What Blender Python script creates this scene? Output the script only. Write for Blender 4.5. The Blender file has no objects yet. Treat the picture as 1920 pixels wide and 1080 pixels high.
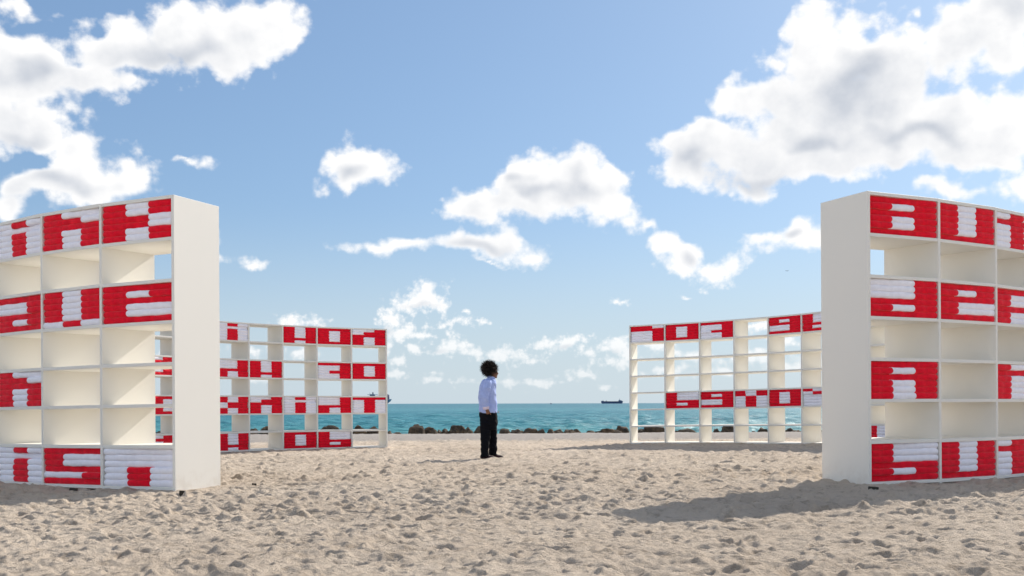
import bpy, bmesh, math, random
import numpy as np
from mathutils import Matrix, Vector, Quaternion

random.seed(7)
rng = np.random.default_rng(11)
sc = bpy.context.scene
C = sc.collection
R_ = math.radians

# ------------------------------------------------------------------ camera
EYE = 0.90                      # height of the lens above the sand of the ring
F_PX = 2038.0                   # focal length in pixels of a 1920 wide picture
cam_d = bpy.data.cameras.new('camera')
cam = bpy.data.objects.new('camera', cam_d)
C.objects.link(cam)
cam.location = (0, 0, EYE)
cam.rotation_euler = (math.pi / 2, R_(0.14), 0)
cam_d.sensor_width = 36.0
cam_d.lens = F_PX / 1920 * 36.0
cam_d.shift_y = (756.5 - 540) / 1920
cam_d.clip_start = 0.1
cam_d.clip_end = 60000
sc.camera = cam

# ------------------------------------------------------------------ sun
SUN_EL, SUN_AZ = 33.0, 35.0     # azimuth measured from +Y towards +X
sun_d = bpy.data.lights.new('sun', 'SUN')
sun_d.energy = 3.6
sun_d.angle = R_(0.5)
sun_d.color = (1.0, 0.93, 0.83)
sun = bpy.data.objects.new('sun', sun_d)
C.objects.link(sun)
sdir = Vector((math.sin(R_(SUN_AZ)) * math.cos(R_(SUN_EL)), math.cos(R_(SUN_AZ)) * math.cos(R_(SUN_EL)), math.sin(R_(SUN_EL))))
sun.rotation_euler = sdir.to_track_quat('Z', 'Y').to_euler()
sun.location = (0, 0, 30)

# ------------------------------------------------------------------ exposure
vs = sc.view_settings
vs.view_transform = 'Standard'
vs.look = 'None'
vs.exposure = 0.77
vs.gamma = 1.0
vs.use_curve_mapping = False


# ------------------------------------------------------------------ node helpers
class NT:
    def __init__(self, tree):
        self.t = tree
        self.N = tree.nodes
        self.L = tree.links

    def new(self, typ, **kw):
        n = self.N.new(typ)
        for k, v in kw.items():
            setattr(n, k, v)
        return n

    def put(self, sock, v):
        if isinstance(v, bpy.types.NodeSocket):
            self.L.new(v, sock)
        elif v is not None:
            sock.default_value = v

    def math(self, op, a, b=None, c=None, clamp=False):
        n = self.new('ShaderNodeMath', operation=op)
        n.use_clamp = clamp
        self.put(n.inputs[0], a)
        self.put(n.inputs[1], b)
        self.put(n.inputs[2], c)
        return n.outputs[0]

    def vmath(self, op, a, b=None, c=None):
        n = self.new('ShaderNodeVectorMath', operation=op)
        self.put(n.inputs[0], a)
        self.put(n.inputs[1], b)
        self.put(n.inputs[2], c)
        return n.outputs['Value'] if op == 'LENGTH' else n.outputs[0]

    def noise(self, vec, scale, detail=4, rough=0.5, dist=0.0, lac=2.0, dim='3D'):
        n = self.new('ShaderNodeTexNoise', noise_dimensions=dim)
        self.put(n.inputs['Vector'], vec)
        n.inputs['Scale'].default_value = scale
        n.inputs['Detail'].default_value = detail
        n.inputs['Roughness'].default_value = rough
        n.inputs['Lacunarity'].default_value = lac
        n.inputs['Distortion'].default_value = dist
        return n

    def step(self, v, a, b, lo=0.0, hi=1.0):
        n = self.new('ShaderNodeMapRange', interpolation_type='SMOOTHSTEP')
        self.put(n.inputs['Value'], v)
        n.inputs['From Min'].default_value = a
        n.inputs['From Max'].default_value = b
        n.inputs['To Min'].default_value = lo
        n.inputs['To Max'].default_value = hi
        return n.outputs[0]

    def mix(self, fac, a, b):
        n = self.new('ShaderNodeMix', data_type='RGBA')
        self.put(n.inputs[0], fac)
        self.put(n.inputs[6], a if isinstance(a, bpy.types.NodeSocket) else (*a, 1) if a is not None and len(a) == 3 else a)
        self.put(n.inputs[7], b if isinstance(b, bpy.types.NodeSocket) else (*b, 1) if b is not None and len(b) == 3 else b)
        return n.outputs[2]

    def xyz(self, x, y, z):
        n = self.new('ShaderNodeCombineXYZ')
        for s, v in zip(n.inputs, (x, y, z)):
            self.put(s, v)
        return n.outputs[0]


# ------------------------------------------------------------------ world: sky with cumulus
SKY_STRENGTH = 0.10
SKY_GAMMA = 0.62
SKY_TINT = (0.865, 1.085, 1.325)
SKY_LOW = (3.65, 4.25, 4.7)
CLOUD_GREY = (0.24, 0.275, 0.335)
CLOUD_WHITE = (0.635, 0.63, 0.625)
# every cloud is a bunch of puffs given by bearing and height above the horizon (read off as pixels of the 1920 picture)
PUFFS = [
    # upper cloud over the near bookcase
    (215, 88, 75, 60), (330, 62, 75, 58), (400, 95, 95, 68), (480, 62, 88, 66), (545, 70, 42, 36), (270, 110, 70, 34), (420, 130, 60, 34),
    # cloud at the edge of the view
    (15, 110, 90, 75), (75, 115, 62, 66), (150, 155, 90, 42), (70, 165, 90, 34), (215, 172, 45, 22), (60, 8, 60, 12),
    (10, 225, 62, 55), (80, 245, 62, 42), (150, 268, 55, 40), (165, 310, 65, 45), (195, 345, 75, 38), (100, 352, 90, 35), (40, 365, 55, 38), (15, 395, 60, 28),
    (335, 311, 30, 9), (380, 313, 32, 11),
    (660, 300, 64, 40), (705, 318, 46, 22), (640, 320, 40, 28),
    # middle cumulus
    (985, 310, 26, 30), (1065, 330, 64, 50), (1105, 345, 66, 58), (1150, 312, 22, 30), (990, 358, 74, 46), (1050, 375, 70, 36), (880, 375, 52, 34), (935, 385, 88, 32), (1020, 388, 76, 28), (1130, 388, 62, 30), (1175, 408, 32, 22), (1215, 424, 18, 12), (824, 366, 12, 12),
    (930, 450, 56, 24), (975, 468, 46, 20), (870, 462, 78, 25), (780, 460, 66, 17), (700, 467, 62, 13), (738, 455, 26, 14), (910, 492, 18, 5),
    # big bank
    (1535, 78, 58, 56), (1600, 82, 62, 58), (1560, 150, 105, 88), (1665, 115, 88, 74), (1480, 190, 70, 46), (1405, 190, 42, 32), (1715, 160, 62, 78), (1640, 215, 135, 66), (1790, 230, 100, 60),
    (1880, 40, 92, 56), (1830, 70, 62, 56), (1800, 110, 46, 48), (1890, 110, 80, 50), (1750, 30, 14, 14),
    (1262, 268, 42, 34), (1340, 262, 72, 38), (1300, 305, 70, 34), (1430, 292, 110, 52), (1540, 295, 130, 52), (1660, 285, 145, 48), (1790, 275, 130, 52), (1890, 250, 90, 60), (1390, 340, 66, 22), (1860, 305, 70, 26),
    (1480, 245, 90, 40), (1560, 235, 70, 50), (1755, 366, 42, 20), (1795, 380, 44, 16), (1900, 358, 46, 32), (1850, 376, 36, 20),
    (1240, 475, 27, 28), (1280, 478, 38, 36), (1262, 508, 50, 20), (1340, 502, 62, 24), (1385, 494, 34, 20),
    (1425, 455, 32, 16), (1468, 462, 30, 18), (1512, 442, 40, 34), (1580, 450, 60, 24),
    (1135, 556, 14, 7), (1152, 559, 18, 7), (1270, 555, 16, 4),
    (800, 562, 46, 24), (755, 575, 34, 16), (835, 572, 22, 17), (870, 607, 34, 13), (838, 612, 22, 8), (890, 584, 13, 6), (915, 604, 18, 6),
    (735, 600, 26, 20), (752, 622, 38, 20), (790, 631, 18, 6),
    (550, 598, 26, 18), (580, 602, 26, 12), (487, 489, 30, 16), (416, 465, 18, 40), (425, 492, 22, 10),
    (733, 652, 18, 14), (785, 657, 26, 16), (850, 656, 34, 20), (885, 668, 24, 10), (830, 668, 24, 8), (935, 662, 38, 15), (975, 665, 34, 16), (1000, 676, 22, 8),
    (1020, 645, 30, 14), (1075, 643, 34, 16), (1060, 655, 30, 10), (1150, 650, 32, 20), (1180, 662, 34, 18), (1105, 672, 24, 16), (1160, 685, 36, 10),
    (750, 682, 16, 12), (735, 705, 36, 10), (820, 715, 40, 9), (880, 711, 18, 5), (960, 712, 34, 10), (1010, 716, 32, 9), (1095, 704, 40, 7), (1130, 724, 18, 5),
    (1230, 640, 40, 18), (1290, 660, 50, 14), (1340, 690, 46, 14), (1260, 700, 50, 12), (1420, 612, 26, 14), (1400, 668, 50, 20), (1480, 690, 46, 14), (1465, 640, 30, 14), (1540, 670, 60, 16),
    (470, 655, 40, 12), (560, 665, 40, 12), (620, 690, 50, 10), (480, 712, 50, 9), (600, 640, 30, 10), (680, 640, 26, 10), (430, 690, 30, 9), (340, 660, 60, 14),
]


# where the clouds are deepest and the light hardly comes through
DEEP = [(1605, 185, 105, 60), (1640, 120, 70, 60), (1720, 262, 135, 24), (1530, 262, 60, 20), (1310, 300, 60, 26), (1890, 20, 60, 50), (1075, 355, 42, 44), (1010, 372, 36, 16), (985, 340, 26, 20),
        (900, 462, 60, 12), (1290, 488, 26, 20), (640, 315, 36, 16), (60, 130, 60, 30), (330, 110, 110, 26), (130, 345, 90, 22), (40, 260, 60, 20), (795, 575, 50, 8), (728, 620, 20, 12), (820, 668, 26, 7), (1060, 655, 22, 7), (1145, 662, 22, 8), (1400, 330, 90, 18), (1500, 450, 30, 12)]


def px_dir(x, y):
    az = math.atan((x - 960) / F_PX)
    return az, (756.5 - y) / F_PX * math.cos(az)


PUFF_K = 0.80
world = bpy.data.worlds.new('World')
sc.world = world
world.use_nodes = True
world.cycles.sampling_method = 'MANUAL'
world.cycles.sample_map_resolution = 512
w = NT(world.node_tree)
w.N.clear()
geo = w.new('ShaderNodeTexCoord')
sx = w.new('ShaderNodeSeparateXYZ')
w.L.new(geo.outputs['Generated'], sx.inputs[0])
az = w.math('ARCTAN2', sx.outputs[0], sx.outputs[1])
hyp = w.math('SQRT', w.math('ADD', w.math('MULTIPLY', sx.outputs[0], sx.outputs[0]), w.math('MULTIPLY', sx.outputs[1], sx.outputs[1])))
v = w.math('DIVIDE', sx.outputs[2], w.math('MAXIMUM', hyp, 0.08))
P = w.xyz(az, v, 0.0)

sky = w.new('ShaderNodeTexSky', sky_type='NISHITA')
sky.sun_disc = False
sky.sun_elevation = R_(SUN_EL)
sky.sun_rotation = R_(SUN_AZ)
sky.air_density = 1.0
sky.dust_density = 0.75
sky.ozone_density = 3.0
sky.altitude = 0
# the Atlantic air of the photograph: softer contrast from zenith to horizon and no yellow band
gm = w.new('ShaderNodeGamma')
w.L.new(sky.outputs[0], gm.inputs[0])
gm.inputs[1].default_value = SKY_GAMMA
hs = w.mix(1.0, gm.outputs[0], SKY_TINT)
hs.node.blend_type = 'MULTIPLY'
skycol = w.mix(w.step(v, 0.19, -0.02, 0.0, 0.85), hs, SKY_LOW)
bg1 = w.new('ShaderNodeBackground')
w.L.new(skycol, bg1.inputs[0])
bg1.inputs[1].default_value = SKY_STRENGTH
wo = w.new('ShaderNodeOutputWorld')
w.L.new(bg1.outputs[0], wo.inputs[0])


# ------------------------------------------------------------------ the dome of clouds
def vnoise(x, y, seed):
    """smooth value noise, unit cells"""
    xi, yi = np.floor(x), np.floor(y)
    fx, fy = x - xi, y - yi
    fx, fy = fx * fx * (3 - 2 * fx), fy * fy * (3 - 2 * fy)
    tab = np.random.default_rng(seed).random((256, 256)).astype(np.float32)
    a, b = xi.astype(np.int64) & 255, yi.astype(np.int64) & 255
    a1, b1 = (a + 1) & 255, (b + 1) & 255
    return (tab[a, b] * (1 - fx) + tab[a1, b] * fx) * (1 - fy) + (tab[a, b1] * (1 - fx) + tab[a1, b1] * fx) * fy - 0.5


def fbm(x, y, seed, octaves=3):
    r = 0
    for k in range(octaves):
        r = r + vnoise(x * 2 ** k + 17 * k, y * 2 ** k, seed + k) * 0.55 ** k
    return r


def grid_mesh(name, X, Y, Z, mat):
    """structured rows x columns grid, fast"""
    r, c = X.shape
    co = np.empty((r * c, 3), np.float32)
    co[:, 0], co[:, 1], co[:, 2] = X.ravel(), Y.ravel(), Z.ravel()
    i = np.arange(r * c, dtype=np.int32).reshape(r, c)
    q = np.stack([i[:-1, :-1], i[:-1, 1:], i[1:, 1:], i[1:, :-1]], -1).reshape(-1)
    nf = (r - 1) * (c - 1)
    me = bpy.data.meshes.new(name)
    me.vertices.add(r * c)
    me.vertices.foreach_set('co', co.ravel())
    me.loops.add(nf * 4)
    me.loops.foreach_set('vertex_index', q)
    me.polygons.add(nf)
    me.polygons.foreach_set('loop_start', np.arange(0, nf * 4, 4, dtype=np.int32))
    me.polygons.foreach_set('loop_total', np.full(nf, 4, np.int32))
    me.polygons.foreach_set('use_smooth', np.ones(nf, bool))
    me.materials.append(mat)
    me.update(calc_edges=True)
    return me


def cloud_cover(A, V):
    """density of the cumulus cover by bearing and height, positive inside a cloud"""
    amp = 0.010 + 0.024 * np.clip((V - 0.02) / 0.2, 0, 1)
    Aw = A + amp * 0.75 * fbm(A * 22, V * 22, 40)
    Vw = V + amp * 0.75 * fbm(A * 22, V * 22, 50)
    gx, gy = 960 + F_PX * np.tan(np.clip(Aw, -1.2, 1.2)), 756.5 - F_PX * Vw / np.cos(np.clip(Aw, -1.2, 1.2))
    f = np.full_like(A, -3.0)
    for (x, y, a, b) in PUFFS:
        d = (1.0 - np.hypot((gx - x) / a, (gy - y) / b) * PUFF_K) * min(1.15, max(0.56, b / 34.0))   # small clouds are thin and ragged
        h = np.clip(0.5 + 0.5 * (f - d) / 0.34, 0, 1)
        f = d * (1 - h) + f * h + 0.34 * h * (1 - h)
    # the rest of the sky, outside the view, carries the same sort of scattered cumulus, with a clear gap round the sun
    rest = 3.4 * fbm(A * 4.2 + 3, V * 6.0, 70) - 0.42
    rest = rest - 2.0 * np.clip((0.3 - np.hypot(A - R_(SUN_AZ), V - math.tan(R_(SUN_EL)))) / 0.2, 0, 1)
    o = np.maximum(np.clip((np.abs(A) - 0.47) / 0.09, 0, 1), np.clip((V - 0.38) / 0.08, 0, 1))
    return np.maximum(f, rest - 4.0 * (1 - o)), gx, gy


DOME_R = 24000.0
st = 4.0 / F_PX
dA = np.concatenate([np.arange(-math.pi, -0.56, 0.03), np.arange(-0.56, 0.56, st), np.arange(0.56, math.pi, 0.03), [math.pi]])
dE = np.concatenate([[0.0], np.arange(0.002, 0.43, st), np.arange(0.43, 1.5, 0.03), [1.52]])     # elevation angles near enough to v low down
A, E_ = np.meshgrid(dA, dE)
V = np.tan(E_)
V = np.minimum(V, 4.0)
Fb, gx, gy = cloud_cover(A, V)
# sunlight that gets to each spot through the cloud between it and the sun, up and to one side
tau = np.zeros_like(Fb)
for k in range(1, 15):
    t_ = 0.0055 * k
    f_, _, _ = cloud_cover(A + 0.74 * t_, V + 0.67 * t_) if k % 2 else (None, 0, 0)
    if f_ is not None:
        tau += np.clip(f_, 0, 1.2)
Lg = 0.66 + 0.40 * np.exp(-tau * 0.22)
Lg = Lg - 0.10 * np.clip((Fb - 0.45) / 0.6, 0, 1)
for (x, y, a, b) in DEEP:
    dd = np.clip((1.3 - np.hypot((gx - x) / a, (gy - y) / b)) / 1.2, 0, 1)
    Lg -= 0.44 * dd * dd * (3 - 2 * dd)


def cloud_material():
    m = bpy.data.materials.new('cumulus')
    m.use_nodes = True
    m.cycles.emission_sampling = 'NONE'
    t = NT(m.node_tree)
    t.N.clear()
    tc = t.new('ShaderNodeTexCoord')
    d = t.vmath('NORMALIZE', tc.outputs['Object'])
    s_ = t.new('ShaderNodeSeparateXYZ')
    t.L.new(d, s_.inputs[0])
    az = t.math('ARCTAN2', s_.outputs[0], s_.outputs[1])
    hyp = t.math('SQRT', t.math('ADD', t.math('MULTIPLY', s_.outputs[0], s_.outputs[0]), t.math('MULTIPLY', s_.outputs[1], s_.outputs[1])))
    v = t.math('DIVIDE', s_.outputs[2], t.math('MAXIMUM', hyp, 0.08))
    P = t.xyz(az, v, 0.0)
    ac = t.new('ShaderNodeAttribute')
    ac.attribute_name = 'cover'
    al = t.new('ShaderNodeAttribute')
    al.attribute_name = 'light'

    def lumps(vec, k):
        """cauliflower detail; k = 1 for the near clouds high up, finer for the small far ones"""
        f1 = t.noise(t.vmath('MULTIPLY', vec, (1.0, 1.15, 1.0)), 27 * k, 8, 0.60, dim='2D').outputs['Fac']
        vo = t.new('ShaderNodeTexVoronoi', feature='F1', voronoi_dimensions='2D')
        t.put(vo.inputs['Vector'], vec)
        vo.inputs['Scale'].default_value = 44 * k
        vo.inputs['Detail'].default_value = 2
        vo.inputs['Roughness'].default_value = 0.55
        bil = t.math('SUBTRACT', 0.45, vo.outputs['Distance'])
        return t.math('MULTIPLY_ADD', bil, 0.40, t.math('MULTIPLY', t.math('SUBTRACT', f1, 0.5), 1.35))

    k_ = t.step(v, 0.065, 0.175)

    def lm(p_):
        a_, b_ = lumps(p_, 2.7), lumps(p_, 1.0)
        return t.math('ADD', t.math('MULTIPLY', b_, k_), t.math('MULTIPLY', a_, t.math('SUBTRACT', 1.0, k_)))

    base = ac.outputs['Fac']
    l0, l1 = lm(P), lm(t.vmath('ADD', P, (0.008, 0.010, 0)))
    F = t.math('MULTIPLY_ADD', l0, t.step(base, 0.15, 0.8, 1.0, 0.40), base)
    alpha = t.math('MULTIPLY', t.step(F, -0.10, 0.46), t.step(v, 0.0, 0.10, 0.45, 1.0))   # far clouds sink into the pale air above the horizon
    lit = t.math('MULTIPLY_ADD', t.math('SUBTRACT', l0, l1), 0.20, al.outputs['Fac'])
    lit = t.math('ADD', lit, t.step(F, 0.60, 0.10, 0.0, 0.16), clamp=True)              # thin edges let the light through
    em = t.new('ShaderNodeEmission')
    # clouds opposite the sun, out of view, are brightened to add fill light
    away = t.new('ShaderNodeVectorMath', operation='DOT_PRODUCT')
    t.L.new(d, away.inputs[0])
    away.inputs[1].default_value = (math.sin(R_(SUN_AZ)), math.cos(R_(SUN_AZ)), 0.0)
    t.L.new(t.step(away.outputs['Value'], 0.45, -0.6, 1.0, 1.7), em.inputs[1])
    t.L.new(t.mix(lit, CLOUD_GREY, CLOUD_WHITE), em.inputs[0])
    tr = t.new('ShaderNodeBsdfTransparent')
    mx = t.new('ShaderNodeMixShader')
    t.L.new(alpha, mx.inputs[0])
    t.L.new(tr.outputs[0], mx.inputs[1])
    t.L.new(em.outputs[0], mx.inputs[2])
    o = t.new('ShaderNodeOutputMaterial')
    t.L.new(mx.outputs[0], o.inputs[0])
    return m


cosE = np.cos(E_)
dome_me = grid_mesh('sky', DOME_R * np.sin(A) * cosE, DOME_R * np.cos(A) * cosE, DOME_R * np.sin(E_), cloud_material())
for nm, G_ in (('cover', Fb), ('light', Lg)):
    at = dome_me.attributes.new(nm, 'FLOAT', 'POINT')
    at.data.foreach_set('value', np.ascontiguousarray(G_, np.float32).ravel())
dome = bpy.data.objects.new('sky', dome_me)
C.objects.link(dome)
dome.location = (0, 0, EYE)
dome['label'] = 'blue sky with white cumulus clouds'
dome['kind'] = 'structure'

# ------------------------------------------------------------------ materials
def material(name, color, rough=0.6, spec=0.3, bump=None, vary=None, sheen=0.0, metallic=0.0):
    """bump = (scale, strength, distance); vary = (scale, amount) soft colour variation in object space."""
    m = bpy.data.materials.new(name)
    m.use_nodes = True
    t = NT(m.node_tree)
    b = t.N['Principled BSDF']
    b.inputs['Roughness'].default_value = rough
    b.inputs['Specular IOR Level'].default_value = spec
    b.inputs['Metallic'].default_value = metallic
    if sheen:
        b.inputs['Sheen Weight'].default_value = sheen
    b.inputs['Base Color'].default_value = (*color, 1)
    if bump or vary:
        tc = t.new('ShaderNodeTexCoord')
    if vary:
        nz = t.noise(tc.outputs['Object'], vary[0], 5, 0.6)
        k = vary[1]
        lo = tuple(c * (1 - k) for c in color)
        hi = tuple(min(1, c * (1 + k)) for c in color)
        t.put(b.inputs['Base Color'], t.mix(t.step(nz.outputs['Fac'], 0.3, 0.7), lo, hi))
    if bump:
        nb = t.noise(tc.outputs['Object'], bump[0], 4, 0.6)
        bn = t.new('ShaderNodeBump')
        bn.inputs['Strength'].default_value = bump[1]
        bn.inputs['Distance'].default_value = bump[2]
        t.L.new(nb.outputs['Fac'], bn.inputs['Height'])
        t.L.new(bn.outputs[0], b.inputs['Normal'])
    return m


M_PAINT = material('white_paint', (0.83, 0.805, 0.745), 0.5, 0.3, vary=(1.2, 0.010))
def upright_material():
    m = material('white_paint_upright', (0.83, 0.805, 0.745), 0.5, 0.3)
    t = NT(m.node_tree)
    b = t.N['Principled BSDF']
    tc = t.new('ShaderNodeTexCoord')
    sp = t.new('ShaderNodeSeparateXYZ')
    t.L.new(tc.outputs['Object'], sp.inputs[0])
    foot = t.step(sp.outputs[2], 0.30, 0.02)
    n = t.noise(tc.outputs['Object'], 7, 6, 0.65).outputs['Fac']
    dust = t.math('MULTIPLY', foot, t.step(n, 0.42, 0.66), clamp=True)
    scuff = t.step(t.noise(t.vmath('MULTIPLY', tc.outputs['Object'], (1.0, 1.0, 3.0)), 2.4, 7, 0.72).outputs['Fac'], 0.64, 0.74, 0.0, 0.10)
    c = t.mix(scuff, (0.83, 0.805, 0.745), (0.62, 0.60, 0.55))
    t.put(b.inputs['Base Color'], t.mix(t.math('MULTIPLY', dust, 0.22), c, (0.56, 0.46, 0.36)))
    return m


M_UPRIGHT = upright_material()
M_RED = material('red_terry', (0.84, 0.004, 0.024), 1.0, 0.05, bump=(130, 0.30, 0.004), vary=(14, 0.12), sheen=0.22)
M_WHITE = material('white_terry', (0.92, 0.905, 0.97), 1.0, 0.05, bump=(130, 0.30, 0.004), vary=(14, 0.04))
M_DARKWOOD = material('dark_wood', (0.05, 0.045, 0.035), 0.8, 0.2, bump=(30, 0.5, 0.01), vary=(20, 0.3))
M_SKIN = material('skin', (0.22, 0.11, 0.07), 0.55, 0.35, vary=(18, 0.12))
M_SHIRT = material('blue_cotton', (0.38, 0.47, 0.80), 0.85, 0.15, bump=(14, 0.6, 0.03), vary=(8, 0.06))
M_CUFF = material('pale_cotton', (0.66, 0.58, 0.70), 0.85, 0.15, vary=(20, 0.08))
M_TROUSERS = material('black_cotton', (0.0045, 0.005, 0.008), 0.9, 0.12, bump=(12, 0.6, 0.03))
M_SHOE = material('dark_red_leather', (0.035, 0.010, 0.014), 0.6, 0.3, vary=(20, 0.4))
M_SOLE = material('dark_rubber', (0.02, 0.02, 0.022), 0.8, 0.2)
M_HAIR = material('black_hair', (0.028, 0.022, 0.018), 0.7, 0.4)
M_LENS = material('dark_lens', (0.01, 0.01, 0.012), 0.12, 0.6)
M_LEATHER = material('grey_leather', (0.05, 0.05, 0.055), 0.5, 0.4)
M_BUCKLE = material('steel', (0.5, 0.5, 0.5), 0.3, 0.5, metallic=1.0)
M_HULL = material('hazed_blue_hull', (0.085, 0.125, 0.23), 0.6, 0.3, vary=(0.05, 0.12))  # blue of distant haze painted into this and the other ship colours
M_SUPER = material('hazed_grey_ship', (0.20, 0.25, 0.34), 0.6, 0.3)
M_TEAL = material('hazed_teal_hull', (0.09, 0.20, 0.30), 0.6, 0.3, vary=(0.05, 0.12))
M_BOX = material('hazed_containers', (0.13, 0.13, 0.20), 0.6, 0.3)
M_PLANE = material('aircraft_grey', (0.10, 0.14, 0.19), 0.5, 0.3)


def rock_material():
    m = bpy.data.materials.new('coastal_rock')
    m.use_nodes = True
    t = NT(m.node_tree)
    b = t.N['Principled BSDF']
    b.inputs['Roughness'].default_value = 0.9
    b.inputs['Specular IOR Level'].default_value = 0.2
    tc = t.new('ShaderNodeTexCoord')
    oi = t.new('ShaderNodeObjectInfo')
    vec = t.vmath('ADD', tc.outputs['Object'], t.xyz(t.math('MULTIPLY', oi.outputs['Random'], 37.0), 0.0, 0.0))
    a = t.noise(vec, 3.5, 8, 0.65)
    c = t.mix(t.step(a.outputs['Fac'], 0.35, 0.68), (0.040, 0.029, 0.021), (0.17, 0.115, 0.070))
    # each boulder its own tone
    c = t.mix(t.math('MULTIPLY', oi.outputs['Random'], 0.5), c, (0.10, 0.085, 0.065))
    t.put(b.inputs['Base Color'], c)
    bn = t.new('ShaderNodeBump')
    bn.inputs['Strength'].default_value = 0.9
    bn.inputs['Distance'].default_value = 0.12
    t.L.new(t.noise(vec, 6, 8, 0.65).outputs['Fac'], bn.inputs['Height'])
    t.L.new(bn.outputs[0], b.inputs['Normal'])
    return m


M_ROCK = rock_material()


def sand_material():
    m = bpy.data.materials.new('beach_sand')
    m.use_nodes = True
    t = NT(m.node_tree)
    b = t.N['Principled BSDF']
    b.inputs['Roughness'].default_value = 1.0
    b.inputs['Specular IOR Level'].default_value = 0.1
    tc = t.new('ShaderNodeTexCoord')
    o = tc.outputs['Object']
    big = t.noise(t.vmath('MULTIPLY', o, (1, 1, 0)), 0.35, 6, 0.6)
    c = t.mix(t.step(big.outputs['Fac'], 0.3, 0.7), (0.55, 0.452, 0.355), (0.66, 0.555, 0.445))
    # mottling paints light and shade of churned sand into the colour; bits of weed
    mott = t.noise(t.vmath('MULTIPLY', o, (1, 1, 0.4)), 7.0, 9, 0.74).outputs['Fac']
    c = t.mix(t.step(mott, 0.50, 0.64, 0.0, 0.50), c, (0.27, 0.21, 0.155))
    c = t.mix(t.step(mott, 0.46, 0.34, 0.0, 0.50), c, (0.68, 0.58, 0.475))
    weed = t.noise(o, 16, 6, 0.8).outputs['Fac']
    c = t.mix(t.step(weed, 0.665, 0.70, 0.0, 0.6), c, (0.12, 0.085, 0.055))
    # coarse broken shell and darker grains
    fine = t.noise(o, 90, 3, 0.7)
    c = t.mix(t.step(fine.outputs['Fac'], 0.60, 0.72, 0.0, 0.45), c, (0.70, 0.62, 0.54))
    c = t.mix(t.step(t.noise(o, 55, 4, 0.75).outputs['Fac'], 0.62, 0.72, 0.0, 0.5), c, (0.20, 0.155, 0.115))
    # greyer, packed sand of the berm by the water
    sp = t.new('ShaderNodeSeparateXYZ')
    t.L.new(o, sp.inputs[0])
    wob = t.math('MULTIPLY_ADD', t.noise(o, 0.25, 4, 0.6).outputs['Fac'], 9.0, sp.outputs[1])
    c = t.mix(t.step(wob, 36, 41), c, (0.38, 0.34, 0.305))
    t.put(b.inputs['Base Color'], c)
    h = t.math('ADD', t.noise(o, 34, 5, 0.7).outputs['Fac'], t.math('MULTIPLY', t.noise(o, 140, 3, 0.7).outputs['Fac'], 0.35))
    bn = t.new('ShaderNodeBump')
    bn.inputs['Strength'].default_value = 1.0
    bn.inputs['Distance'].default_value = 0.034
    t.L.new(h, bn.inputs['Height'])
    t.L.new(bn.outputs[0], b.inputs['Normal'])
    return m


def sea_material():
    m = bpy.data.materials.new('sea_water')
    m.use_nodes = True
    t = NT(m.node_tree)
    b = t.N['Principled BSDF']
    b.inputs['Roughness'].default_value = 0.42
    b.inputs['IOR'].default_value = 1.33
    b.inputs['Specular IOR Level'].default_value = 0.16
    tc = t.new('ShaderNodeTexCoord')
    o = tc.outputs['Object']
    sp = t.new('ShaderNodeSeparateXYZ')
    t.L.new(o, sp.inputs[0])
    y = sp.outputs[1]
    ly = t.math('LOGARITHM', t.math('MAXIMUM', y, 1.0), 10.0)
    # pale turquoise over the sandy shallows, deeper blue far out
    c = t.mix(t.step(ly, 1.80, 2.25), (0.12, 0.44, 0.43), (0.060, 0.28, 0.33))
    c = t.mix(t.step(ly, 2.2, 2.9), c, (0.028, 0.105, 0.170))
    st = t.noise(t.vmath('MULTIPLY', o, (0.20, 1.0, 0.0)), 0.55, 15, 0.78)
    c = t.mix(t.step(st.outputs['Fac'], 0.50, 0.60, 0.0, 0.75), c, (0.012, 0.095, 0.145))
    c = t.mix(t.step(st.outputs['Fac'], 0.48, 0.40, 0.0, 0.65), c, (0.17, 0.38, 0.42))
    # light through crests and darkness of troughs painted in by wave height
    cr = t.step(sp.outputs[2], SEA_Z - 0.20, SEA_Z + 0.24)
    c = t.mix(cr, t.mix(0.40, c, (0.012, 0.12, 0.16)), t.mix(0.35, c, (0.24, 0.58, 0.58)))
    # scattered whitecaps
    wc = t.noise(t.vmath('MULTIPLY', o, (0.5, 1.4, 0.0)), 0.55, 8, 0.72)
    c = t.mix(t.step(wc.outputs['Fac'], 0.69, 0.74, 0.0, 0.8), c, (0.75, 0.8, 0.8))
    t.put(b.inputs['Base Color'], c)
    h = t.noise(t.vmath('MULTIPLY', o, (0.45, 1.0, 0.0)), 0.9, 9, 0.62)
    bn = t.new('ShaderNodeBump')
    bn.inputs['Strength'].default_value = 1.0
    bn.inputs['Distance'].default_value = 0.6
    t.L.new(h.outputs['Fac'], bn.inputs['Height'])
    t.L.new(bn.outputs[0], b.inputs['Normal'])
    return m


SEA_Z = EYE - 2.1
M_SAND = sand_material()
M_SEA = sea_material()


# ------------------------------------------------------------------ object helpers
def mesh_from(name, verts, faces, mat=None, smooth=False):
    me = bpy.data.meshes.new(name)
    me.from_pydata([tuple(x) for x in verts], [], faces)
    me.update()
    if mat:
        me.materials.append(mat)
    if smooth:
        me.polygons.foreach_set('use_smooth', [True] * len(me.polygons))
    return me


def link(name, data, parent=None, world_m=None):
    o = bpy.data.objects.new(name, data)
    C.objects.link(o)
    if parent is not None:
        o.parent = parent
        if world_m is not None:
            o.matrix_basis = parent.matrix_basis.inverted() @ world_m
    elif world_m is not None:
        o.matrix_basis = world_m
    return o


def tag(o, label=None, cat=None, group=None, kind=None):
    if label:
        o['label'] = label
    if cat:
        o['category'] = cat
    if group:
        o['group'] = group
    if kind:
        o['kind'] = kind
    return o


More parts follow.
